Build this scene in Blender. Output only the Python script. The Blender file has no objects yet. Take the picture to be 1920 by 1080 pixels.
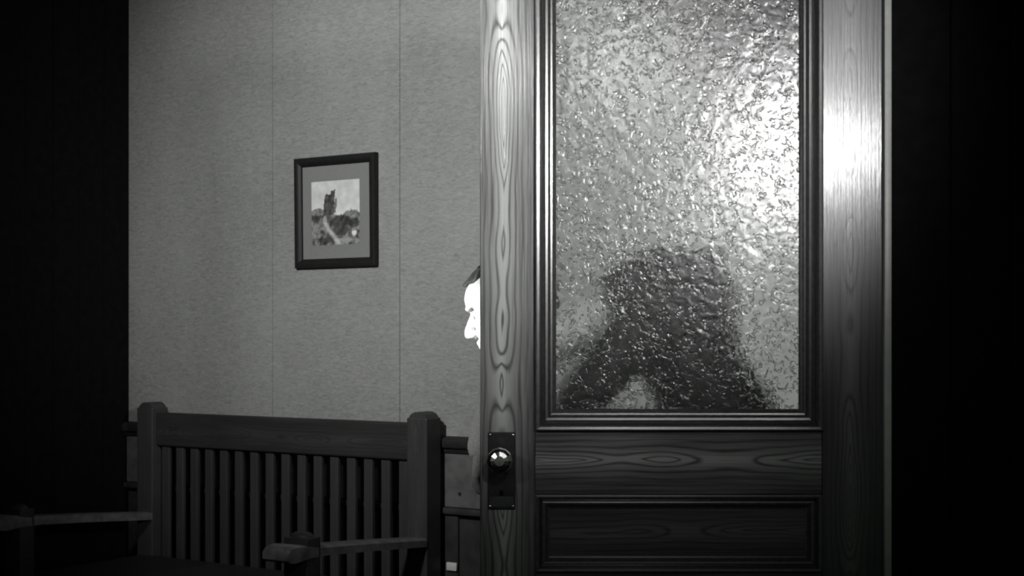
import bpy, bmesh, math, random
from mathutils import Vector, Matrix, noise

random.seed(7)
S = bpy.context.scene
COL = S.collection
R = math.radians

# ------------------------------------------------------------------ camera, world, lights, exposure
F = 2600.0          # focal length in pixels of the 1920 px wide frame
HZ = 630.0          # pixel row of the horizon
CAMZ = 1.25
cam = bpy.data.cameras.new('camera')
cam.sensor_width = 36.0
cam.lens = F / 1920.0 * 36.0
cam.shift_y = (HZ - 540.0) / 1920.0
cam.clip_start = 0.05
cam_o = bpy.data.objects.new('camera', cam)
COL.objects.link(cam_o)
cam_o.location = (0, 0, CAMZ)
cam_o.rotation_euler = (R(90), 0, 0)
S.camera = cam_o

w = bpy.data.worlds.new('dim_room')
S.world = w
w.use_nodes = True
w.node_tree.nodes['Background'].inputs[0].default_value = (0.80, 1.0, 0.83, 1)
w.node_tree.nodes['Background'].inputs[1].default_value = 0.042

S.view_settings.view_transform = 'Standard'
S.view_settings.look = 'None'
S.view_settings.gamma = 1.0
S.view_settings.use_curve_mapping = False
S.view_settings.exposure = 0.0
S.cycles.filter_width = 2.4


def spot(name, loc, aim, watts, angle, blend, radius, col=(1, 1, 1)):
    l = bpy.data.lights.new(name, 'SPOT')
    l.energy = watts
    l.spot_size = R(angle)
    l.spot_blend = blend
    l.shadow_soft_size = radius
    l.color = col
    o = bpy.data.objects.new(name, l)
    COL.objects.link(o)
    o.location = loc
    o.rotation_euler = (Vector(aim) - Vector(loc)).to_track_quat('-Z', 'Y').to_euler()
    return o


# studio lamps: one on the camera side for the door, two in the far room for the wall and the face, plus an added wall fill
spot('door_lamp', (1.06, 0.5, 1.92), (0.16, 2.78, 1.82), 285, 39, 1.0, 0.10)
spot('door_fill_lamp', (0.41, 0.45, 2.24), (0.25, 2.78, 1.55), 40, 44, 1.0, 0.08)
spot('door_side_lamp', (-1.5, 0.6, 2.0), (0.05, 2.78, 1.4), 55, 24, 1.0, 0.10)
spot('wall_lamp', (-1.25, 2.0, 2.55), (-0.36, 4.66, 1.70), 285, 60, 1.0, 0.12)
spot('behind_door_fill', (-0.95, 2.05, 2.6), (0.88, 3.95, 1.2), 300, 29, 1.0, 0.10)  # added fill to brighten the wall seen through the glass, no source there
spot('face_lamp', (-1.9, 2.3, 1.5), (-0.2, 3.0, 1.185), 620, 16, 0.8, 0.04)

# ------------------------------------------------------------------ helpers


def at(px, py, y):
    """point at depth y that the pixel looks at"""
    return Vector(((px - 960) / F * y, y, CAMZ + (HZ - py) / F * y))


DY = 2.78
PX = DY / F


def dx(px):
    return (px - 960) * PX


def dz(py):
    return CAMZ + (HZ - py) * PX


def tag(o, label=None, cat=None, group=None, kind=None):
    if label: o['label'] = label
    if cat: o['category'] = cat
    if group: o['group'] = group
    if kind: o['kind'] = kind
    return o


def empty(name, loc=(0, 0, 0), rz=0.0):
    o = bpy.data.objects.new(name, None)
    COL.objects.link(o)
    o.location = loc
    o.rotation_euler = (0, 0, rz)
    return o


def obj(name, bm, m, parent=None, smooth=None):
    me = bpy.data.meshes.new(name)
    bmesh.ops.recalc_face_normals(bm, faces=bm.faces)
    bm.to_mesh(me)
    bm.free()
    me.materials.append(m)
    if smooth is not None:
        for p in me.polygons: p.use_smooth = True
        me.set_sharp_from_angle(angle=R(smooth))
    o = bpy.data.objects.new(name, me)
    COL.objects.link(o)
    if parent: o.parent = parent
    return o


def box(x0, x1, y0, y1, z0, z1, bev=0.0, seg=2, bm=None):
    b = bmesh.new()
    vs = [b.verts.new((x, y, z)) for x in (x0, x1) for y in (y0, y1) for z in (z0, z1)]
    for f in ((0, 1, 3, 2), (4, 6, 7, 5), (0, 4, 5, 1), (2, 3, 7, 6), (0, 2, 6, 4), (1, 5, 7, 3)):
        b.faces.new([vs[i] for i in f])
    bmesh.ops.recalc_face_normals(b, faces=b.faces)
    if bev > 0:
        bmesh.ops.bevel(b, geom=list(b.edges), offset=bev, segments=seg, affect='EDGES', profile=0.5)
    if bm is None:
        return b
    merge(bm, b)
    return bm


def merge(bm, b, mat=None):
    m = bpy.data.meshes.new('tmp')
    b.to_mesh(m)
    b.free()
    if mat: m.transform(mat)
    bm.from_mesh(m)
    bpy.data.meshes.remove(m)


def prism(poly, axis_pts):
    """poly: list of (p,q); axis_pts: two functions mapping (p,q) to 3D for each end"""
    b = bmesh.new()
    A = [b.verts.new(axis_pts[0](p, q)) for p, q in poly]
    B = [b.verts.new(axis_pts[1](p, q)) for p, q in poly]
    n = len(poly)
    for i in range(n):
        b.faces.new((A[i], A[(i + 1) % n], B[(i + 1) % n], B[i]))
    b.faces.new(A)
    b.faces.new(list(reversed(B)))
    return b


def frame_sides(x0, x1, z0, z1, prof, ybase):
    """four mitred lengths of moulding around the opening; prof = (inset, forward height)"""
    out = []

    def fx(side):
        def e0(p, q):
            y = ybase - q
            return {'bottom': (x0 + p, y, z0 + p), 'top': (x0 + p, y, z1 - p),
                    'low_x': (x0 + p, y, z0 + p), 'high_x': (x1 - p, y, z0 + p)}[side]

        def e1(p, q):
            y = ybase - q
            return {'bottom': (x1 - p, y, z0 + p), 'top': (x1 - p, y, z1 - p),
                    'low_x': (x0 + p, y, z1 - p), 'high_x': (x1 - p, y, z1 - p)}[side]
        return e0, e1
    for s in ('bottom', 'top', 'low_x', 'high_x'):
        out.append(prism(prof, fx(s)))
    return out


def lathe(prof, seg=24, axis='z'):
    """prof = (radius, height) pairs, closed at both ends"""
    b = bmesh.new()
    rings = []
    for r, h in prof:
        ring = []
        for i in range(seg):
            a = 2 * math.pi * i / seg
            c, s = math.cos(a) * r, math.sin(a) * r
            ring.append(b.verts.new({'z': (c, s, h), 'y': (c, h, s), 'x': (h, c, s)}[axis]))
        rings.append(ring)
    for A, B in zip(rings, rings[1:]):
        for i in range(seg):
            b.faces.new((A[i], A[(i + 1) % seg], B[(i + 1) % seg], B[i]))
    b.faces.new(rings[0])
    b.faces.new(list(reversed(rings[-1])))
    bmesh.ops.recalc_face_normals(b, faces=b.faces)
    return b


def loft(rings, seg=20, ref=(0, 1, 0)):
    """rings = (centre, half width along ref, half thickness across); round ends added"""
    b = bmesh.new()
    C = [Vector(r[0]) for r in rings]
    ref = Vector(ref)
    loops = []
    n = len(C)

    def ring(c, t, a, bb):
        wv = (ref - ref.dot(t) * t).normalized()
        u = t.cross(wv).normalized()
        return [b.verts.new(c + wv * a * math.cos(2 * math.pi * i / seg) + u * bb * math.sin(2 * math.pi * i / seg)) for i in range(seg)]
    T = []
    for i in range(n):
        T.append((C[min(i + 1, n - 1)] - C[max(i - 1, 0)]).normalized())
    r0, r1 = rings[0], rings[-1]
    for k in (0.25, 0.7):
        q = math.sqrt(1 - (1 - k) ** 2)
        loops.append(ring(C[0] - T[0] * min(r0[1], r0[2]) * (1 - k), T[0], r0[1] * q, r0[2] * q))
    for i in range(n):
        loops.append(ring(C[i], T[i], rings[i][1], rings[i][2]))
    for k in (0.7, 0.25):
        q = math.sqrt(1 - (1 - k) ** 2)
        loops.append(ring(C[-1] + T[-1] * min(r1[1], r1[2]) * (1 - k), T[-1], r1[1] * q, r1[2] * q))
    for A, B in zip(loops, loops[1:]):
        for i in range(seg):
            b.faces.new((A[i], A[(i + 1) % seg], B[(i + 1) % seg], B[i]))
    b.faces.new(loops[0])
    b.faces.new(list(reversed(loops[-1])))
    bmesh.ops.recalc_face_normals(b, faces=b.faces)
    return b


def limb(pts, seg=16):
    return loft([(p, r, r) for p, r in pts], seg, ref=(0.13, 0.97, 0.21))


def ball(c, r, seg=16):
    b = bmesh.new()
    bmesh.ops.create_uvsphere(b, u_segments=seg, v_segments=seg // 2 + 2, radius=1.0)
    rr = r if isinstance(r, (tuple, list)) else (r, r, r)
    bmesh.ops.transform(b, matrix=Matrix.Translation(Vector(c)) @ Matrix.Diagonal((*rr, 1)), verts=b.verts)
    return b


def fuse(name, pieces, m, voxel, parent=None, smooth=2, factor=0.5):
    """one continuous surface out of overlapping closed shapes"""
    bm = bmesh.new()
    for p in pieces: merge(bm, p)
    me = bpy.data.meshes.new(name)
    bm.to_mesh(me)
    bm.free()
    o = bpy.data.objects.new(name, me)
    COL.objects.link(o)
    r = o.modifiers.new('r', 'REMESH')
    r.mode = 'VOXEL'
    r.voxel_size = voxel
    r.use_smooth_shade = True
    s = o.modifiers.new('s', 'SMOOTH')
    s.factor = factor
    s.iterations = smooth
    dg = bpy.context.evaluated_depsgraph_get()
    dg.update()
    new = bpy.data.meshes.new_from_object(o.evaluated_get(dg))
    o.modifiers.clear()
    o.data = new
    bpy.data.meshes.remove(me)
    new.name = name
    new.materials.clear()
    new.materials.append(m)
    for p in new.polygons: p.use_smooth = True
    if parent: o.parent = parent
    return o


# ------------------------------------------------------------------ materials


class NT:
    def __init__(s, name):
        s.m = bpy.data.materials.new(name)
        s.m.use_nodes = True
        s.t = s.m.node_tree
        s.b = s.t.nodes['Principled BSDF']
        s.out = s.t.nodes['Material Output']

    def n(s, kind, **kw):
        x = s.t.nodes.new(kind)
        for k, v in kw.items(): setattr(x, k, v)
        return x

    def link(s, a, b): s.t.links.new(a, b)

    def val(s, sock, v):
        if hasattr(v, 'is_output') or isinstance(v, bpy.types.NodeSocket): s.link(v, sock)
        else: sock.default_value = v

    def math(s, op, a, b=None, c=None):
        x = s.n('ShaderNodeMath', operation=op)
        s.val(x.inputs[0], a)
        if b is not None: s.val(x.inputs[1], b)
        if c is not None: s.val(x.inputs[2], c)
        return x.outputs[0]

    def ramp(s, fac, stops):
        x = s.n('ShaderNodeValToRGB')
        e = x.color_ramp.elements
        while len(e) < len(stops): e.new(0.5)
        for el, (p, c) in zip(e, stops):
            el.position = p
            el.color = (*(c if isinstance(c, tuple) else (c, c, c)), 1)
        s.link(fac, x.inputs[0])
        return x.outputs[0]

    def coords(s, scale=(1, 1, 1)):
        tc = s.n('ShaderNodeTexCoord')
        mp = s.n('ShaderNodeMapping')
        mp.inputs['Scale'].default_value = scale
        s.link(tc.outputs['Object'], mp.inputs['Vector'])
        return mp.outputs['Vector']

    def noise(s, vec, scale, detail=3, rough=0.5, dist=0.0):
        x = s.n('ShaderNodeTexNoise')
        s.link(vec, x.inputs['Vector'])
        x.inputs['Scale'].default_value = scale
        x.inputs['Detail'].default_value = detail
        x.inputs['Roughness'].default_value = rough
        x.inputs['Distortion'].default_value = dist
        return x.outputs['Fac']

    def bump(s, h, strength, dist):
        x = s.n('ShaderNodeBump')
        x.inputs['Strength'].default_value = strength
        x.inputs['Distance'].default_value = dist
        s.link(h, x.inputs['Height'])
        s.link(x.outputs['Normal'], s.b.inputs['Normal'])

    def set(s, **kw):
        for k, v in kw.items(): s.b.inputs[k.replace('_', ' ')].default_value = v


def tint(v): return (v * 0.975, v * 1.0, v * 0.965)


def plain(name, v, rough=0.6, spec=0.3, metal=0.0, grain=0.15, scale=60):
    N = NT(name)
    f = N.noise(N.coords(), scale, 4)
    N.link(N.ramp(f, [(0.3, tint(v * (1 - grain))), (0.7, tint(v * (1 + grain)))]), N.b.inputs['Base Color'])
    N.set(Roughness=rough, Metallic=metal)
    N.b.inputs['Specular IOR Level'].default_value = spec
    N.bump(f, 0.15, 0.001)
    return N.m


def figured_wood(name, along, centre, dark, light, freq=80.0, amp=7.5, vscale=3.6, width=0.013, rough=0.3, spec=0.5, coat=0.6, lo=0.0, strength=1.0):
    """flat-sawn softwood: nested chevrons along a centre line, straight grain either side"""
    N = NT(name)
    tc = N.n('ShaderNodeTexCoord')
    sp = N.n('ShaderNodeSeparateXYZ')
    N.link(tc.outputs['Object'], sp.inputs[0])
    g = sp.outputs['Z'] if along == 'z' else sp.outputs['X']
    a = sp.outputs['X'] if along == 'z' else sp.outputs['Z']
    # gentle wander of the whole grain
    cw = N.n('ShaderNodeCombineXYZ')
    N.link(N.math('MULTIPLY', g, 3.0), cw.inputs[0])
    N.link(N.math('MULTIPLY', a, 9.0), cw.inputs[1])
    wander = N.math('MULTIPLY', N.math('SUBTRACT', N.noise(cw.outputs[0], 1.0, 3), 0.5), 0.022)
    da = N.math('ADD', N.math('SUBTRACT', a, centre), wander)
    ab = N.math('SQRT', N.math('ADD', N.math('MULTIPLY', da, da), 0.0000006))
    c1 = N.n('ShaderNodeCombineXYZ')
    N.link(N.math('ADD', N.math('MULTIPLY', g, vscale), centre * 31.0 + 5.0), c1.inputs[0])
    n1 = N.noise(c1.outputs[0], 1.0, 1.5)
    decay = N.math('POWER', 2.718, N.math('MULTIPLY', ab, -1.0 / width))
    f = N.math('ADD', N.math('MULTIPLY', ab, freq), N.math('MULTIPLY', N.math('MULTIPLY', N.math('SUBTRACT', n1, 0.5), amp * 2.6), N.math('ADD', decay, 0.03)))
    st = N.math('FRACT', f)
    st = N.math('MINIMUM', N.math('MULTIPLY', N.math('PINGPONG', N.math('MULTIPLY', st, 2.0), 1.0), 1.9), 1.0)
    # contrast is strongest in the chevrons
    con = N.math('ADD', N.math('POWER', decay, 0.6), 0.03)
    # fine straight grain
    c2 = N.n('ShaderNodeCombineXYZ')
    N.link(N.math('MULTIPLY', g, 5.0), c2.inputs[0])
    N.link(N.math('MULTIPLY', a, 240.0), c2.inputs[1])
    fine = N.noise(c2.outputs[0], 1.0, 4, 0.6)
    c3 = N.n('ShaderNodeCombineXYZ')
    N.link(N.math('MULTIPLY', g, 4.0), c3.inputs[0])
    N.link(N.math('MULTIPLY', a, 30.0), c3.inputs[1])
    broad = N.noise(c3.outputs[0], 1.0, 3)
    mixv = N.math('ADD', N.math('MULTIPLY', N.math('MULTIPLY', st, con), strength),
                  N.math('ADD', N.math('MULTIPLY', N.math('SUBTRACT', fine, 0.5), 0.55), N.math('MULTIPLY', N.math('SUBTRACT', broad, 0.46), 0.6)))
    N.link(N.ramp(mixv, [(0.0, tint(dark)), (0.35, tint(dark * 0.6 + light * 0.4)), (0.9, tint(light))]), N.b.inputs['Base Color'])
    N.link(N.math('ADD', N.math('MULTIPLY', fine, 0.18), rough), N.b.inputs['Roughness'])
    N.b.inputs['Specular IOR Level'].default_value = spec
    N.b.inputs['Coat Weight'].default_value = coat
    N.b.inputs['Coat Roughness'].default_value = 0.17
    N.bump(N.math('ADD', fine, N.math('MULTIPLY', mixv, 0.25)), 0.4, 0.0010)
    N.link(N.b.inputs['Normal'].links[0].from_socket, N.b.inputs['Coat Normal'])
    return N.m


M = {}
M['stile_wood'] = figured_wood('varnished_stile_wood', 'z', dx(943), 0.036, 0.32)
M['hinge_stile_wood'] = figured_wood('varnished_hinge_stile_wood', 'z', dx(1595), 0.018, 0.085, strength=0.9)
M['rail_wood'] = figured_wood('varnished_rail_wood', 'x', dz(862), 0.016, 0.20)
M['panel_wood'] = figured_wood('varnished_panel_wood', 'x', dz(1000), 0.014, 0.07, strength=0.8)
M['bead_wood'] = plain('varnished_bead_wood', 0.035, 0.3, 0.5, 0, 0.35, 120)
_b = M['bead_wood'].node_tree.nodes['Principled BSDF']
_b.inputs['Coat Weight'].default_value = 1.0
_b.inputs['Coat Roughness'].default_value = 0.19
M['jamb'] = plain('pale_jamb_paint', 0.34, 0.4, 0.4, 0, 0.08)
M['black_wood'] = plain('black_stained_boards', 0.006, 0.95, 0.03, 0, 0.2, 30)
M['settle'] = figured_wood('dark_oak', 'x', 0.9, 0.022, 0.06, strength=0.3, coat=0.05, rough=0.5, spec=0.25)
M['settle_upright'] = figured_wood('dark_oak_upright', 'z', -0.04, 0.034, 0.08, strength=0.3, coat=0.05, rough=0.5, spec=0.25)
M['chair_rail'] = plain('dark_rail_paint', 0.02, 0.5, 0.25)
M['frieze'] = plain('knotty_frieze_wood', 0.10, 0.55, 0.25, 0, 0.25, 25)
M['wainscot'] = plain('dark_wainscot', 0.035, 0.55, 0.2, 0, 0.3, 20)
M['fitting'] = plain('pale_fitting', 0.65, 0.5, 0.3, 0, 0.05)
M['frame'] = plain('black_frame_paint', 0.012, 0.5, 0.25, 0, 0.2)
M['mat'] = plain('grey_mat_board', 0.20, 0.85, 0.1, 0, 0.06, 200)
M['floor'] = plain('dark_floor', 0.04, 0.5, 0.3, 0, 0.3, 8)
M['ceiling'] = plain('dull_plaster', 0.12, 0.9, 0.1, 0, 0.06)
M['plate'] = plain('dark_bronze', 0.03, 0.4, 0.5, 0.6, 0.3)
M['skin'] = plain('skin', 0.62, 0.5, 0.35, 0, 0.05)
M['lip'] = plain('lip', 0.32, 0.45, 0.4, 0, 0.05)
M['hair'] = plain('dark_hair', 0.05, 0.45, 0.4, 0, 0.4, 150)
M['suit'] = plain('dark_suit_cloth', 0.034, 0.9, 0.1, 0, 0.25, 300)
M['sleeve'] = plain('sleeve_cloth', 0.10, 0.9, 0.1, 0, 0.2, 300)
M['shirt'] = plain('shirt_cotton', 0.2, 0.8, 0.2, 0, 0.05)
M['glove'] = plain('dark_wool', 0.03, 0.95, 0.05, 0, 0.3, 300)
M['settle_arm'] = plain('lit_arm_oak', 0.11, 0.4, 0.4, 0, 0.35, 30)  # not wear: light on the arm tops put into a paler colour
M['shoe'] = plain('black_leather', 0.015, 0.3, 0.5)
M['eye_white'] = plain('eye_white', 0.7, 0.2, 0.5, 0, 0.02)
M['iris'] = plain('dark_iris', 0.02, 0.2, 0.5)

# wallpaper
N = NT('mottled_wallpaper')
v = N.coords((22, 22, 70))
f1 = N.noise(v, 1.6, 5, 0.65, 1.2)
f2 = N.noise(N.coords((2.2, 2.2, 1.6)), 1.0, 3)
mixf = N.math('ADD', N.math('MULTIPLY', f1, 0.75), N.math('MULTIPLY', f2, 0.35))
N.link(N.ramp(mixf, [(0.32, tint(0.165)), (0.72, tint(0.325))]), N.b.inputs['Base Color'])
N.set(Roughness=0.8)
N.b.inputs['Specular IOR Level'].default_value = 0.15
N.bump(f1, 0.35, 0.003)
M['wallpaper'] = N.m

# knob metal
N = NT('polished_knob')
N.set(Base_Color=(0.8, 0.8, 0.78, 1), Metallic=1.0, Roughness=0.2)
N.bump(N.noise(N.coords(), 40, 2), 0.1, 0.002)
M['knob'] = N.m

# obscure glass: nearly smooth room face, deeply figured far face


def glass(name, slope, rough, clear):
    N = NT(name)
    vv = N.coords()
    n1 = N.noise(vv, 78, 1.2, 0.5, 1.1)
    pits = N.ramp(n1, [(0.30, 0.0), (0.47, 1.0)])
    n2 = N.noise(vv, 36, 1.0, 0.5, 0.8)
    hh = N.math('ADD', N.math('MULTIPLY', pits, 0.55), N.math('MULTIPLY', n2, 0.8))
    N.set(Base_Color=(0.93, 0.95, 0.93, 1), Roughness=rough, IOR=1.5)
    N.b.inputs['Transmission Weight'].default_value = 1.0
    N.bump(hh, 1.0, slope)
    if clear:
        tr_, mx = N.n('ShaderNodeBsdfTransparent'), N.n('ShaderNodeMixShader')
        mx.inputs[0].default_value = clear
        N.link(N.b.outputs[0], mx.inputs[1])
        N.link(tr_.outputs[0], mx.inputs[2])
        N.link(mx.outputs[0], N.out.inputs['Surface'])
    return N.m


M['glass'] = glass('obscure_glass_face', 0.0011, 0.24, 0.18)
M['glass_figured'] = glass('obscure_glass_figured_face', 0.0044, 0.13, 0.18)

# print: colours held per corner of a fine grid
N = NT('printed_paper')
at_n = N.n('ShaderNodeVertexColor')
at_n.layer_name = 'ink'
N.link(at_n.outputs['Color'], N.b.inputs['Base Color'])
N.set(Roughness=0.7)
M['print'] = N.m

# ------------------------------------------------------------------ the setting
TH = R(32)
WO = Vector((-0.6, 4.8, 0))                     # origin of the far wall's own frame


def wall_t(px):
    u = (px - 960) / F
    return (4.8 * u + 0.6) / (math.cos(TH) + math.sin(TH) * u)


T0, T1 = -1.035, 3.3
wb = empty('wall_back', WO, -TH)
tag(wb, 'mottled grey papered wall running behind the settle and the door', kind='structure')
obj('plaster', box(T0 - 0.1, T1, 0.003, 0.12, 0, 2.9), M['ceiling'], wb)
seam = wall_t(750)
edges = [seam + 0.565 * k for k in range(-2, 6)]
edges = [T0] + [e for e in edges if T0 + 0.05 < e < T1 - 0.05] + [T1]
for a, b in zip(edges, edges[1:]):
    obj('wallpaper_strip', box(a + 0.0011, b - 0.0011, -0.0015, 0.003, 0.88, 2.9, 0.0005, 1), M['wallpaper'], wb)

tr = empty('trim_1', WO, -TH)
tag(tr, 'dark chair rail along the foot of the wallpaper', kind='structure')
rp = [(0.0, 0.865), (0.018, 0.868), (0.022, 0.88), (0.032, 0.886), (0.036, 0.898), (0.034, 0.91), (0.024, 0.918), (0.0, 0.922)]
obj('rail_moulding', prism(rp, (lambda p, q: (T0, -p, q), lambda p, q: (T1, -p, q))), M['chair_rail'], tr, 40)
ts = empty('trim_2', WO, -TH)
tag(ts, 'wooden wainscot below the chair rail, plain knotty band over sunk panels', kind='structure')
obj('frieze_board', box(T0, T1, -0.012, 0.003, 0.69, 0.866, 0.002, 1), M['frieze'], ts)
obj('knot', lathe([(0.001, -0.0126), (0.007, -0.0126), (0.006, -0.0115), (0.001, -0.0115)], 10, 'y'), M['chair_rail'], ts).location = (wall_t(866), 0, 0.735)
obj('ledge', box(T0, T1, -0.028, 0.003, 0.668, 0.689, 0.005, 2), M['wainscot'], ts, 40)
obj('backing_panel', box(T0, T1, -0.002, 0.003, 0.0, 0.668), M['wainscot'], ts)
st0 = wall_t(838)
x = st0 - 0.45 * 3
while x < T1 - 0.1:
    if x > T0 + 0.02:
        obj('wainscot_stile', box(x, x + 0.052, -0.014, -0.002, 0.12, 0.668, 0.003, 1), M['wainscot'], ts)
    x += 0.45
obj('base_board', box(T0, T1, -0.018, -0.002, 0.0, 0.12, 0.004, 1), M['wainscot'], ts)
wf = obj('wall_fitting', box(wall_t(844), wall_t(863), -0.024, -0.0145, 0.484, 0.511, 0.003, 2), M['fitting'], None, 40)
wf.location = WO
wf.rotation_euler = (0, 0, -TH)
tag(wf, 'small pale fitting low on the wainscot between settle and door', 'wall fitting')

# side wall in the corner beyond the settle, dark boards
wl = empty('wall_left', WO + Vector((math.cos(TH), -math.sin(TH), 0)) * T0, -TH)
tag(wl, 'dark boarded side wall at the corner beside the settle', kind='structure')
k = 0
y = 0.0
while y < 5.0:
    obj('wall_board', box(-0.05, 0.0 - 0.001 * (k % 2), -y - 0.118, -y, 0, 2.9, 0.003, 1), M['black_wood'], wl)
    y += 0.12
    k += 1

# partition on the hinge side of the door, dark boards
wr = empty('wall_right', (0, DY, 0))
tag(wr, 'dark boarded partition beyond the hinge edge of the door', kind='structure')
x = dx(1671.6)
k = 0
while x < 2.7:
    obj('wall_board', box(x, x + 0.118, 0.0 + 0.001 * (k % 2), 0.05, 0, 2.9, 0.003, 1), M['black_wood'], wr)
    x += 0.12
    k += 1
jm = empty('trim_3', (0, DY, 0))
tag(jm, 'pale narrow door jamb on the hinge edge of the door', kind='structure')
obj('jamb_post', box(dx(1657), dx(1671), -0.006, 0.10, 0, 2.14, 0.003, 2), M['jamb'], jm, 40)
obj('head_board', box(dx(1657), dx(1671), 0.0, 0.05, 2.141, 2.9), M['black_wood'], jm)

fl = obj('floor', box(-4.5, 3.6, -1.2, 6.6, -0.1, 0.0), M['floor'])
tag(fl, 'dark bare floor of the room', kind='structure')
ce = obj('ceiling', box(-4.5, 3.6, -1.2, 6.6, 2.9, 3.0), M['ceiling'])
tag(ce, 'dull plaster ceiling over the room', kind='structure')

# ------------------------------------------------------------------ door
XL, XR = dx(900), dx(1655)
SL, SR = dx(1003), dx(1542)
TK = 0.042
door = empty('door_1', (0, DY, 0))
tag(door, 'varnished dark wooden door with a large pebbled glass pane, standing open', 'door', kind='structure')


def dpart(name, b, m, parent=door, smooth=35):
    if name in ('glazing_bead', 'panel_bead', 'stile', 'rail', 'lock_plate', 'hinge', 'door_panel'): smooth = None
    return obj(name, b, m, parent, smooth)


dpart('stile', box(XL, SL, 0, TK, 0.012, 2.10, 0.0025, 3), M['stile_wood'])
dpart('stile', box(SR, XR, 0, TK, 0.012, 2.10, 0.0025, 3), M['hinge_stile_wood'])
zA, zB, zC, zD = dz(808), dz(927), dz(1074), dz(1165)
e = 0.0006
dpart('rail', box(SL + e, SR - e, 0.001, TK - 0.001, 1.985, 2.099, 0.0015), M['rail_wood'])
dpart('rail', box(SL + e, SR - e, 0.001, TK - 0.001, zB, zA, 0.0015), M['rail_wood'])
dpart('rail', box(SL + e, SR - e, 0.001, TK - 0.001, zD, zC, 0.0015), M['rail_wood'])
dpart('rail', box(SL + e, SR - e, 0.001, TK - 0.001, 0.014, 0.25, 0.0015), M['rail_wood'])


def arc(c, r, a0, a1, n):
    return [(c[0] + r * math.cos(R(a0 + (a1 - a0) * i / n)), c[1] + r * math.sin(R(a0 + (a1 - a0) * i / n))) for i in range(n + 1)]


# bolection: round outer ridge, groove, small bead, slope down to the glass
glass_prof = [(0.0, 0.0), (0.0, 0.009), (0.0014, 0.0121), (0.0032, 0.0128), (0.0082, 0.0117), (0.0105, 0.009), (0.0125, 0.004), (0.0145, -0.003),
              (0.018, -0.007), (0.0192, -0.0045), (0.0208, -0.0032), (0.0252, -0.0041), (0.0275, -0.0075), (0.029, -0.0115), (0.031, -0.0095),
              (0.0345, -0.0102), (0.037, -0.0125), (0.041, -0.015), (0.0425, -0.018), (0.0425, -0.019), (0.0, -0.019)]
for b in frame_sides(SL + e, SR - e, zA + e, 1.9844, glass_prof, 0.0):
    dpart('glazing_bead', b, M['bead_wood'])
back_prof = [(0.0, 0.0), (0.008, 0.0), (0.02, 0.008), (0.0425, 0.0145), (0.0425, 0.016), (0.0, 0.016)]
for b in frame_sides(SL + e, SR - e, zA + e, 1.9844, back_prof, TK - 0.001):
    dpart('back_bead', b, M['bead_wood'])
gp = dpart('glass_pane', box(SL + 0.03, SR - 0.03, 0.0195, 0.0240, zA + 0.03, 1.955), M['glass'], door, None)
gp.data.materials.append(M['glass_figured'])
for p in gp.data.polygons:
    if p.normal.y > 0.5: p.material_index = 1
tag(gp, 'pebbled obscure glass')
panel_prof = [(0.0, 0.0), (0.0002, 0.0032), (0.0036, 0.0039), (0.0072, 0.0031), (0.0090, 0.0005), (0.0105, -0.005), (0.013, -0.0085),
              (0.0145, -0.0068), (0.017, -0.0062), (0.0205, -0.0069), (0.023, -0.011), (0.027, -0.0155), (0.030, -0.017), (0.030, -0.019), (0.0, -0.019)]
for z0, z1 in ((zC, zB), (0.25, zD)):
    for b in frame_sides(SL + e, SR - e, z0 + e, z1 - e, panel_prof, 0.0):
        dpart('panel_bead', b, M['bead_wood'])
    dpart('door_panel', box(SL + 0.002, SR - 0.002, 0.018, 0.032, z0 + 0.002, z1 - 0.002), M['panel_wood'])

# lock furniture
plate = dpart('lock_plate', box(dx(915), dx(966), -0.004, 0.0, dz(955), dz(810), 0.0018, 2), M['plate'])
kb = lathe([(0.011, 0.0), (0.011, -0.006), (0.009, -0.010), (0.0085, -0.026), (0.012, -0.030), (0.020, -0.033), (0.0245, -0.040), (0.0258, -0.048),
            (0.0235, -0.056), (0.018, -0.061), (0.010, -0.064), (0.002, -0.0645)], 12, 'y')
kn = dpart('door_knob', kb, M['knob'], plate, None)
kn.location = (dx(937), -0.004, dz(859))
tag(kn, 'bright polished knob')
kh = lathe([(0.0045, -0.0045), (0.0045, -0.0038)], 12, 'y')
for v_ in kh.verts: v_.co.z *= 1.6
k2 = dpart('keyhole', kh, M['black_wood'], plate, None)
k2.location = (dx(940), 0, dz(925))
for px_, py_ in ((919, 815), (962, 815), (919, 949), (962, 949)):
    sc = dpart('screw', lathe([(0.0030, -0.0040), (0.0028, -0.0048), (0.0018, -0.0054), (0.0004, -0.0056)], 10, 'y'), M['knob'], plate, 60)
    sc.location = (dx(px_), 0, dz(py_))
dpart('plate_lip', box(dx(917), dx(964), -0.0052, -0.0040, dz(950), dz(930), 0.0008, 1), M['bead_wood'], plate, None)
bp = dpart('lock_plate', box(dx(915), dx(966), TK, TK + 0.004, dz(955), dz(810), 0.0018, 2), M['plate'])
kb2 = lathe([(r_, -h_) for r_, h_ in ((0.011, 0.0), (0.009, -0.010), (0.0085, -0.024), (0.020, -0.030), (0.0255, -0.042), (0.023, -0.052), (0.012, -0.058), (0.002, -0.059))], 28, 'y')
k3 = dpart('door_knob', kb2, M['knob'], bp, 60)
k3.location = (dx(937), TK + 0.004, dz(859))
for z in (0.25, 1.05, 1.85):
    dpart('hinge', box(XR - 0.03, XR + 0.0, TK, TK + 0.003, z, z + 0.09, 0.001, 1), M['plate'])

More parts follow.
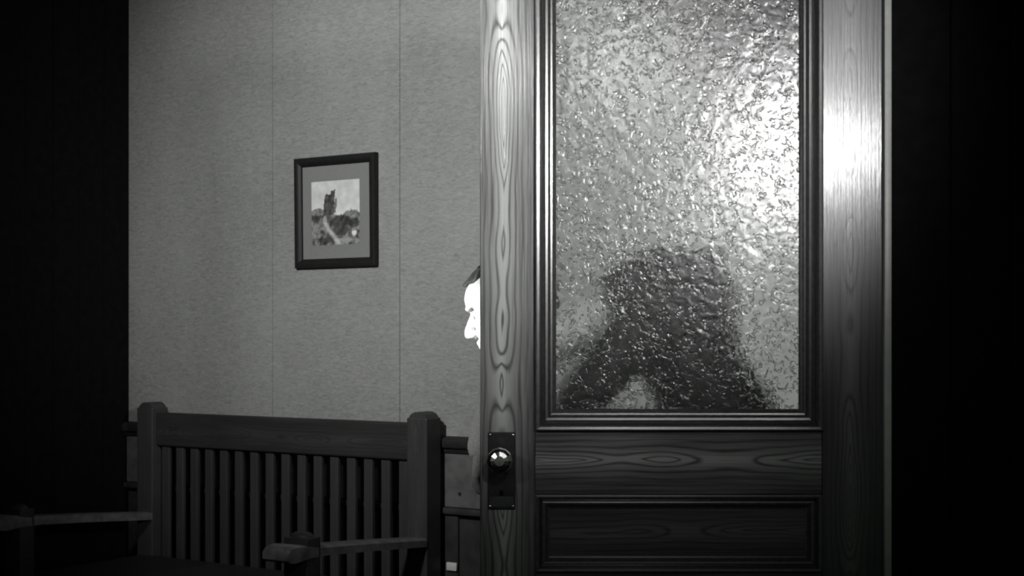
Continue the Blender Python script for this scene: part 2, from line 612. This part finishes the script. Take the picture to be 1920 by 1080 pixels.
# ------------------------------------------------------------------ framed picture
pc = empty('framed_picture', WO + Vector((0, 0, 1.68)), -TH)
tag(pc, 'small black framed landscape print with a tower, hung on the papered wall', 'picture')
ta, tb = wall_t(559), wall_t(711)
za, zb = -0.192, 0.193
fprof = [(0.0, 0.0), (0.0, 0.016), (0.004, 0.021), (0.012, 0.022), (0.022, 0.018), (0.029, 0.013), (0.031, 0.010), (0.031, 0.0)]
pic_rot = Matrix.Rotation(R(0.8), 4, 'X')
for b in frame_sides(ta, tb, za, zb, fprof, -0.004):
    bmesh.ops.transform(b, matrix=pic_rot, verts=b.verts)
    obj('frame_rail', b, M['frame'], pc, 40)
b = box(ta + 0.026, tb - 0.026, -0.010, -0.006, za + 0.026, zb - 0.026)
bmesh.ops.transform(b, matrix=pic_rot, verts=b.verts)
obj('mat_board', b, M['mat'], pc)
# print
pw0, pw1 = wall_t(588), wall_t(678)
ph0, ph1 = 1.25 + (630 - 460) / F * 4.83 - 1.68, 1.25 + (630 - 337) / F * 4.77 - 1.68


def ink(u, v):
    """u across, v up, both 0..1: pale sky, ruined tower on a rocky slope, dark trees, a pale path"""
    nz = noise.fractal(Vector((u * 7, v * 7, 3.1)), 1.0, 2.0, 4)
    n2 = noise.fractal(Vector((u * 15, v * 15, 9.4)), 0.8, 2.0, 5)
    wu = u + 0.02 * noise.noise(Vector((u * 9, v * 9, 1.7)))
    wv = v + 0.035 * noise.noise(Vector((u * 9, v * 9, 6.2)))
    hill = 0.545 + 0.045 * math.sin(wu * 9) - 0.07 * u + 0.03 * n2
    if v > hill:
        g = 0.58 + 0.10 * nz + 0.35 * max(0, 0.72 - v)
    else:
        g = 0.17 + 0.20 * n2

        def patch(cu, cv, ru, rv, val):
            d = math.hypot((wu - cu) / ru, (wv - cv) / rv)
            k = max(0.0, min(1.0, (1.15 - d) / 0.4))
            return k, val
        for cu, cv, ru, rv, val in ((0.62, 0.36, 0.24, 0.10, 0.04), (0.86, 0.33, 0.13, 0.07, 0.05), (0.60, 0.22, 0.20, 0.09, 0.06), (0.10, 0.42, 0.12, 0.06, 0.05),
                                    (0.33, 0.08, 0.22, 0.06, 0.05), (0.32, 0.43, 0.10, 0.09, 0.08), (0.28, 0.38, 0.04, 0.08, 0.34), (0.08, 0.28, 0.06, 0.07, 0.24),
                                    (0.72, 0.07, 0.16, 0.03, 0.30), (0.89, 0.165, 0.055, 0.045, 0.75)):
            k, val = patch(cu, cv, ru, rv, val + 0.05 * n2)
            g = g * (1 - k) + val * k
        if v < 0.36:
            pu = 0.26 + 0.9 * (0.36 - v)
            k = max(0.0, 1 - abs(wu - pu) / 0.075)
            g = g * (1 - k) + (0.48 + 0.15 * n2) * k
    # tower on the crag, broken top, lower turret beside it
    tw = 0.10 + 0.10 * max(0, 0.68 - wv)
    if 0.48 < v < 0.80 + 0.05 * (wu > 0.40) + 0.02 * n2 and abs(wu - 0.375 - 0.12 * (wv - 0.65)) < tw: g = 0.06 + 0.06 * n2
    if 0.5 < v < 0.73 and abs(wu - 0.50 - 0.1 * (wv - 0.6)) < 0.022: g = 0.16 + 0.05 * n2
    return max(0.02, min(0.85, g))


b = bmesh.new()
NX, NZ = 80, 100
grid = [[b.verts.new((pw0 + (pw1 - pw0) * i / NX, -0.0106, ph0 + (ph1 - ph0) * j / NZ)) for i in range(NX + 1)] for j in range(NZ + 1)]
for j in range(NZ):
    for i in range(NX):
        b.faces.new((grid[j][i], grid[j][i + 1], grid[j + 1][i + 1], grid[j + 1][i]))
lay = b.loops.layers.float_color.new('ink')
for f in b.faces:
    for l in f.loops:
        g = ink((l.vert.co.x - pw0) / (pw1 - pw0), (l.vert.co.z - ph0) / (ph1 - ph0))
        l[lay] = (g * 0.98, g, g * 0.97, 1)
bmesh.ops.transform(b, matrix=pic_rot, verts=b.verts)
obj('print', b, M['print'], pc)

# ------------------------------------------------------------------ settle (its own frame: x along the back, -y towards the room)
pr = at(800, 775, 4.45)
settle = empty('slatted_settle', (pr.x, pr.y, 0), -TH)
tag(settle, 'dark wooden settle with a slatted back, standing along the papered wall', 'bench')
PW = 0.08
L = 1.32
for x1 in (0.0, -L + PW):
    b = bmesh.new()
    box(x1 - PW, x1, 0.0, PW, 0.0, 0.985, 0.004, 2, b)
    # low pyramid cap
    c = prism([(x1 - PW + 0.004, 0), (x1 - 0.004, 0), (x1 - 0.012, 0.012), (x1 - PW * 0.35, 0.020), (x1 - PW * 0.65, 0.020), (x1 - PW + 0.012, 0.012)],
              (lambda p, q: (p, 0.006, 0.984 + q), lambda p, q: (p, PW - 0.006, 0.984 + q)))
    merge(b, c)
    obj('post', b, M['settle_upright'], settle)
obj('top_rail', box(-L + PW, -PW, 0.018, 0.058, 0.845, 0.967, 0.006, 3), M['settle'], settle)
obj('lower_rail', box(-L + PW, -PW, 0.022, 0.054, 0.35, 0.40, 0.004, 2), M['settle'], settle)
ns = 16
x0s, x1s = -L + PW, -PW
sw = 0.036
pitch = (x1s - x0s) / ns
for i in range(ns):
    cx = x0s + pitch * (i + 0.5)
    obj('slat', box(cx - sw / 2, cx + sw / 2, 0.030, 0.046, 0.395, 0.85, 0.003, 2), M['settle_upright'], settle)
obj('seat', box(-L + 0.012, -0.012, -0.50, 0.02, 0.405, 0.44, 0.008, 3), M['settle'], settle)
obj('apron', box(-L + 0.02, -0.02, -0.485, -0.46, 0.31, 0.405, 0.003, 1), M['settle'], settle)
for x1 in (0.0, -L + PW):
    # front post with a rounded head that rises through the arm
    b = bmesh.new()
    box(x1 - 0.085, x1 + 0.005, -0.59, -0.530, 0.0, 0.672, 0.004, 2, b)
    merge(b, ball((x1 - 0.04, -0.560, 0.670), (0.040, 0.028, 0.018)))
    obj('front_leg', b, M['settle'], settle, 40)
    # arm: rises gently to a blunt scrolled end
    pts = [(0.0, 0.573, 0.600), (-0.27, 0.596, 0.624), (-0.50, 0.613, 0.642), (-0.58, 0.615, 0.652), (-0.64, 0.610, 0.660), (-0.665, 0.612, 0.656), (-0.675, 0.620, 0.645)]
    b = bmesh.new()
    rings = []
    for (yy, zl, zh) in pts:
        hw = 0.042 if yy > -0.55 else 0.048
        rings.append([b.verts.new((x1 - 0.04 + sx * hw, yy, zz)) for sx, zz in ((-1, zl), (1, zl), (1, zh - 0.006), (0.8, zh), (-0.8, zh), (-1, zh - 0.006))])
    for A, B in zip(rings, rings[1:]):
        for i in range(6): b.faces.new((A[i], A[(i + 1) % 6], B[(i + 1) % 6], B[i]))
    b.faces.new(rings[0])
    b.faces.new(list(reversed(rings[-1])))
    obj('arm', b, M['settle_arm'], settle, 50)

# ------------------------------------------------------------------ man looking round the edge of the door
AL = R(17)
fw = Vector((-math.cos(AL), 0, -math.sin(AL)))
up = Vector((-math.sin(AL), 0, math.cos(AL)))
sd = Vector((0, 1, 0))
HY = 2.99
nose_tip = at(872, 631, HY)
H = nose_tip - fw * 0.112 + up * 0.022


def hp(x, y, z): return H + fw * x + sd * y + up * z


def hball(x, y, z, rx, ry, rz, seg=18):
    b = ball((0, 0, 0), (rx, ry, rz), seg)
    m = Matrix.Identity(4)
    for i in range(3):
        m[i][0], m[i][1], m[i][2] = fw[i], sd[i], up[i]
    bmesh.ops.transform(b, matrix=Matrix.Translation(hp(x, y, z)) @ m, verts=b.verts)
    return b


man = empty('person', (0.48, 3.06, 0))
tag(man, 'stooping person in a dark suit behind the glazed door, face showing past its edge', 'person')
INV = Matrix.Translation((-0.48, -3.06, 0))


def world_part(name, pieces, m, voxel, smooth=2, parent=man, factor=0.5):
    for p in pieces: bmesh.ops.transform(p, matrix=INV, verts=p.verts)
    return fuse(name, pieces, m, voxel, parent, smooth, factor)


# head as stacked horizontal rings: (z, front, back, half width)
sk = [(-0.108, 0.060, -0.005, 0.026), (-0.098, 0.078, -0.015, 0.040), (-0.082, 0.084, -0.035, 0.052), (-0.062, 0.081, -0.055, 0.060),
      (-0.040, 0.084, -0.075, 0.066), (-0.018, 0.083, -0.088, 0.070), (0.006, 0.081, -0.096, 0.073), (0.022, 0.085, -0.099, 0.075),
      (0.036, 0.092, -0.100, 0.077), (0.055, 0.091, -0.098, 0.077), (0.075, 0.080, -0.090, 0.072), (0.092, 0.060, -0.074, 0.060), (0.106, 0.030, -0.045, 0.038), (0.112, 0.006, -0.02, 0.014)]
hb = bmesh.new()
loops = []
SEG = 32
for z, fr, bk, hw in sk:
    c, a = (fr + bk) / 2, (fr - bk) / 2
    lp = []
    for i in range(SEG):
        t = 2 * math.pi * i / SEG
        cs, sn = math.cos(t), math.sin(t)
        cs = math.copysign(abs(cs) ** 0.85, cs)
        sn = math.copysign(abs(sn) ** 0.85, sn)
        lp.append(hb.verts.new(hp(c + a * cs, hw * sn, z)))
    loops.append(lp)
for A, B in zip(loops, loops[1:]):
    for i in range(SEG): hb.faces.new((A[i], A[(i + 1) % SEG], B[(i + 1) % SEG], B[i]))
hb.faces.new(loops[0])
hb.faces.new(list(reversed(loops[-1])))
bmesh.ops.recalc_face_normals(hb, faces=hb.faces)
head = [hb]
head.append(limb([(hp(0.080, 0, 0.018), 0.007), (hp(0.092, 0, 0.0), 0.009), (hp(0.101, 0, -0.014), 0.0105), (hp(0.103, 0, -0.022), 0.0105)], 12))
for s in (-1, 1):
    head.append(hball(0.092, s * 0.011, -0.025, 0.011, 0.008, 0.007))           # nostril wings
    head.append(hball(0.084, s * 0.028, 0.032, 0.011, 0.022, 0.007))            # brow
    head.append(hball(0.050, s * 0.043, -0.012, 0.024, 0.020, 0.022))           # cheek bone
    head.append(hball(-0.005, s * 0.078, 0.0, 0.018, 0.007, 0.030))             # ear
    head.append(hball(-0.002, s * 0.078, -0.022, 0.010, 0.006, 0.012))
head.append(hball(0.080, 0, -0.043, 0.014, 0.024, 0.005))                       # lips
head.append(hball(0.078, 0, -0.055, 0.013, 0.021, 0.006))
head.append(hball(0.074, 0, -0.088, 0.014, 0.020, 0.012))                       # chin

nk0 = hp(-0.032, 0, -0.07)
neck = [loft([(hp(-0.015, 0, -0.02), 0.055, 0.058), (nk0, 0.056, 0.060), ((0.15, 3.02, 1.285), 0.058, 0.060), ((0.28, 3.05, 1.345), 0.07, 0.065)])]
torso = [loft([((0.295, 3.05, 1.345), 0.072, 0.05), ((0.36, 3.06, 1.365), 0.165, 0.085), ((0.385, 3.06, 1.28), 0.165, 0.095), ((0.40, 3.06, 1.16), 0.145, 0.095),
               ((0.45, 3.06, 1.04), 0.155, 0.10), ((0.475, 3.06, 0.95), 0.165, 0.105)], 24)]
SHN, SHF = Vector((0.345, 2.925, 1.340)), Vector((0.32, 3.21, 1.34))
ELN, WRN = Vector((0.185, 2.912, 1.165)), Vector((0.045, 2.915, 1.02))
ELF, WRF = Vector((0.005, 3.17, 1.205)), Vector((-0.062, 3.08, 0.985))
near_arm = [(SHN, 0.056), (SHN.lerp(ELN, 0.4), 0.048), (ELN, 0.039), (ELN.lerp(WRN, 0.35), 0.039), (WRN, 0.026)]
far_arm = [(SHF, 0.056), (SHF.lerp(ELF, 0.4), 0.048), (ELF, 0.039), (ELF.lerp(WRF, 0.35), 0.039), (WRF, 0.026)]
HPN, HPF = Vector((0.475, 2.975, 0.95)), Vector((0.475, 3.145, 0.95))
KNN, ANN = Vector((0.37, 2.96, 0.52)), Vector((0.46, 2.96, 0.09))
KNF, ANF = Vector((0.43, 3.16, 0.51)), Vector((0.62, 3.17, 0.09))
legs = [limb([(HPN, 0.085), (HPN.lerp(KNN, 0.4), 0.075), (KNN, 0.055), (KNN.lerp(ANN, 0.35), 0.054), (ANN, 0.036)]),
        limb([(HPF, 0.085), (HPF.lerp(KNF, 0.4), 0.075), (KNF, 0.055), (KNF.lerp(ANF, 0.35), 0.054), (ANF, 0.036)])]
feet = []
for an in (ANN, ANF):
    feet.append(loft([(an + Vector((0.04, 0, -0.045)), 0.032, 0.035), (an + Vector((-0.04, 0, -0.045)), 0.038, 0.035), (an + Vector((-0.12, 0, -0.058)), 0.044, 0.024), (an + Vector((-0.165, 0, -0.062)), 0.034, 0.018)], 16))


def hand(wrist, palm_dir, across, curl, length=0.082, g=0.0):
    """palm plus four fingers of different lengths and a thumb; curl = direction the fingers bend to"""
    pd, ac, cu = palm_dir.normalized(), across.normalized(), curl.normalized()
    out = [loft([(wrist, 0.028 + g, 0.020 + g), (wrist + pd * 0.03, 0.034 + g, 0.019 + g), (wrist + pd * length, 0.040 + g, 0.015 + g)], 16, ac)]
    for i, (off, ln) in enumerate(((-0.031, 0.058), (-0.0105, 0.068), (0.0105, 0.063), (0.031, 0.050))):
        p0 = wrist + pd * (length - 0.012) + ac * off
        p1 = p0 + (pd * 0.85 + cu * 0.35).normalized() * ln * 0.55
        p2 = p1 + (pd * 0.25 + cu * 0.95).normalized() * ln * 0.38
        p3 = p2 + (pd * -0.4 + cu * 0.9).normalized() * ln * 0.30
        out.append(limb([(p0, 0.0095 + g), (p1, 0.0088 + g), (p2, 0.0080 + g), (p3, 0.0068 + g)], 10))
    t0 = wrist + pd * 0.028 - ac * 0.028
    t1 = t0 + (pd * 0.6 - ac * 0.65 + cu * 0.35).normalized() * 0.040
    t2 = t1 + (pd * 0.8 + cu * 0.6).normalized() * 0.030
    out.append(limb([(t0, 0.013 + g), (t1, 0.0105 + g), (t2, 0.0085 + g)], 10))
    return out


KNOB_IN = Vector((dx(937), DY + TK + 0.045, dz(859)))
to_knob = (KNOB_IN + Vector((0.02, 0.045, 0.0)) - WRN)
hand_n = hand(WRN, Vector((-0.92, -0.05, -0.25)), Vector((0.2, 0.1, -0.95)), Vector((-0.1, -1, 0)), 0.075)
hand_f = hand(WRF, Vector((0.0, -0.03, -1.0)), Vector((-0.55, -0.83, 0.0)), Vector((0.85, -0.5, 0.0)), 0.062)
body = world_part('body', head + neck + torso + [limb(near_arm), limb(far_arm)] + legs + feet + hand_n + hand_f, M['skin'], 0.0042, 4)
for s in (-1, 1):
    b = hball(0.0685, s * 0.030, 0.012, 0.0125, 0.0125, 0.0125, 14)
    bmesh.ops.transform(b, matrix=INV, verts=b.verts)
    ey = obj('eye', b, M['eye_white'], man, 180)
    b = hball(0.0790, s * 0.030, 0.011, 0.003, 0.0055, 0.0055, 12)
    bmesh.ops.transform(b, matrix=INV, verts=b.verts)
    obj('iris', b, M['iris'], ey, 180)
# hair: cap over the crown and back, side whiskers, a forelock over the brow
hair = [hball(-0.018, 0, 0.052, 0.094, 0.083, 0.066), hball(-0.045, 0, 0.010, 0.062, 0.080, 0.072), hball(0.034, 0.0, 0.092, 0.034, 0.050, 0.018)]
for i in range(9):
    a = -0.05 + 0.0125 * i
    hair.append(limb([(hp(-0.02, a * 1.1, 0.113), 0.009), (hp(0.040, a, 0.104), 0.009), (hp(0.070 - abs(a) * 0.4, a * 0.9, 0.090), 0.006), (hp(0.086 - abs(a) * 0.5, a * 0.8, 0.080 + 0.003 * (i % 3)), 0.004)], 8))
world_part('hair', hair, M['hair'], 0.0045, 1)

# clothes
jk = [loft([((0.300, 3.045, 1.335), 0.085, 0.070), ((0.335, 3.05, 1.375), 0.15, 0.088), ((0.378, 3.06, 1.385), 0.190, 0.100), ((0.388, 3.06, 1.29), 0.188, 0.106), ((0.398, 3.06, 1.19), 0.172, 0.104),
            ((0.445, 3.06, 1.09), 0.185, 0.122), ((0.475, 3.06, 0.97), 0.20, 0.158), ((0.485, 3.06, 0.83), 0.21, 0.175)], 28)]


def sleeve(arm):
    pts = [(p, r + 0.016) for p, r in arm]
    pts[-1] = (arm[-1][0].lerp(arm[-2][0], 0.12), arm[-1][1] + 0.018)
    return limb(pts)


jk += [sleeve(near_arm), sleeve(far_arm)]
for sh in (SHN, SHF):
    jk.append(limb([(Vector((0.325, 3.05, 1.362)), 0.082), (sh.lerp(Vector((0.325, 3.05, 1.362)), 0.5) + Vector((0, 0, 0.008)), 0.080), (sh, 0.074)]))
# lapel and pocket relief
jk.append(loft([((0.20, 2.99, 1.335), 0.03, 0.012), ((0.262, 2.985, 1.22), 0.035, 0.012), ((0.32, 2.99, 1.10), 0.015, 0.010)], 12))
world_part('jacket', jk, M['suit'], 0.006, 3)
tz = [limb([(HPN, 0.10), (HPN.lerp(KNN, 0.4), 0.09), (KNN, 0.072), (KNN.lerp(ANN, 0.5), 0.066), (ANN + Vector((0, 0, -0.01)), 0.058)]),
      limb([(HPF, 0.10), (HPF.lerp(KNF, 0.4), 0.09), (KNF, 0.072), (KNF.lerp(ANF, 0.5), 0.066), (ANF + Vector((0, 0, -0.01)), 0.058)]),
      loft([((0.45, 3.06, 1.05), 0.165, 0.108), ((0.475, 3.06, 0.92), 0.178, 0.12)], 20)]
world_part('trousers', tz, M['suit'], 0.007, 2)
col = [loft([((0.225, 3.035, 1.318), 0.066, 0.068), ((0.26, 3.04, 1.335), 0.070, 0.072), ((0.30, 3.05, 1.352), 0.092, 0.078)], 20)]
world_part('jacket_collar', col, M['suit'], 0.006, 1)
world_part('glove', hand(WRF, Vector((0.0, -0.03, -1.0)), Vector((-0.55, -0.83, 0.0)), Vector((0.85, -0.5, 0.0)), 0.062, 0.0022), M['glove'], 0.0035, 1)
for an in (ANN, ANF):
    sh = [loft([(an + Vector((0.045, 0, -0.05)), 0.040, 0.040), (an + Vector((-0.04, 0, -0.045)), 0.045, 0.044), (an + Vector((-0.12, 0, -0.058)), 0.050, 0.031), (an + Vector((-0.175, 0, -0.064)), 0.038, 0.025)], 16)]
    world_part('shoe', sh, M['shoe'], 0.006, 1)
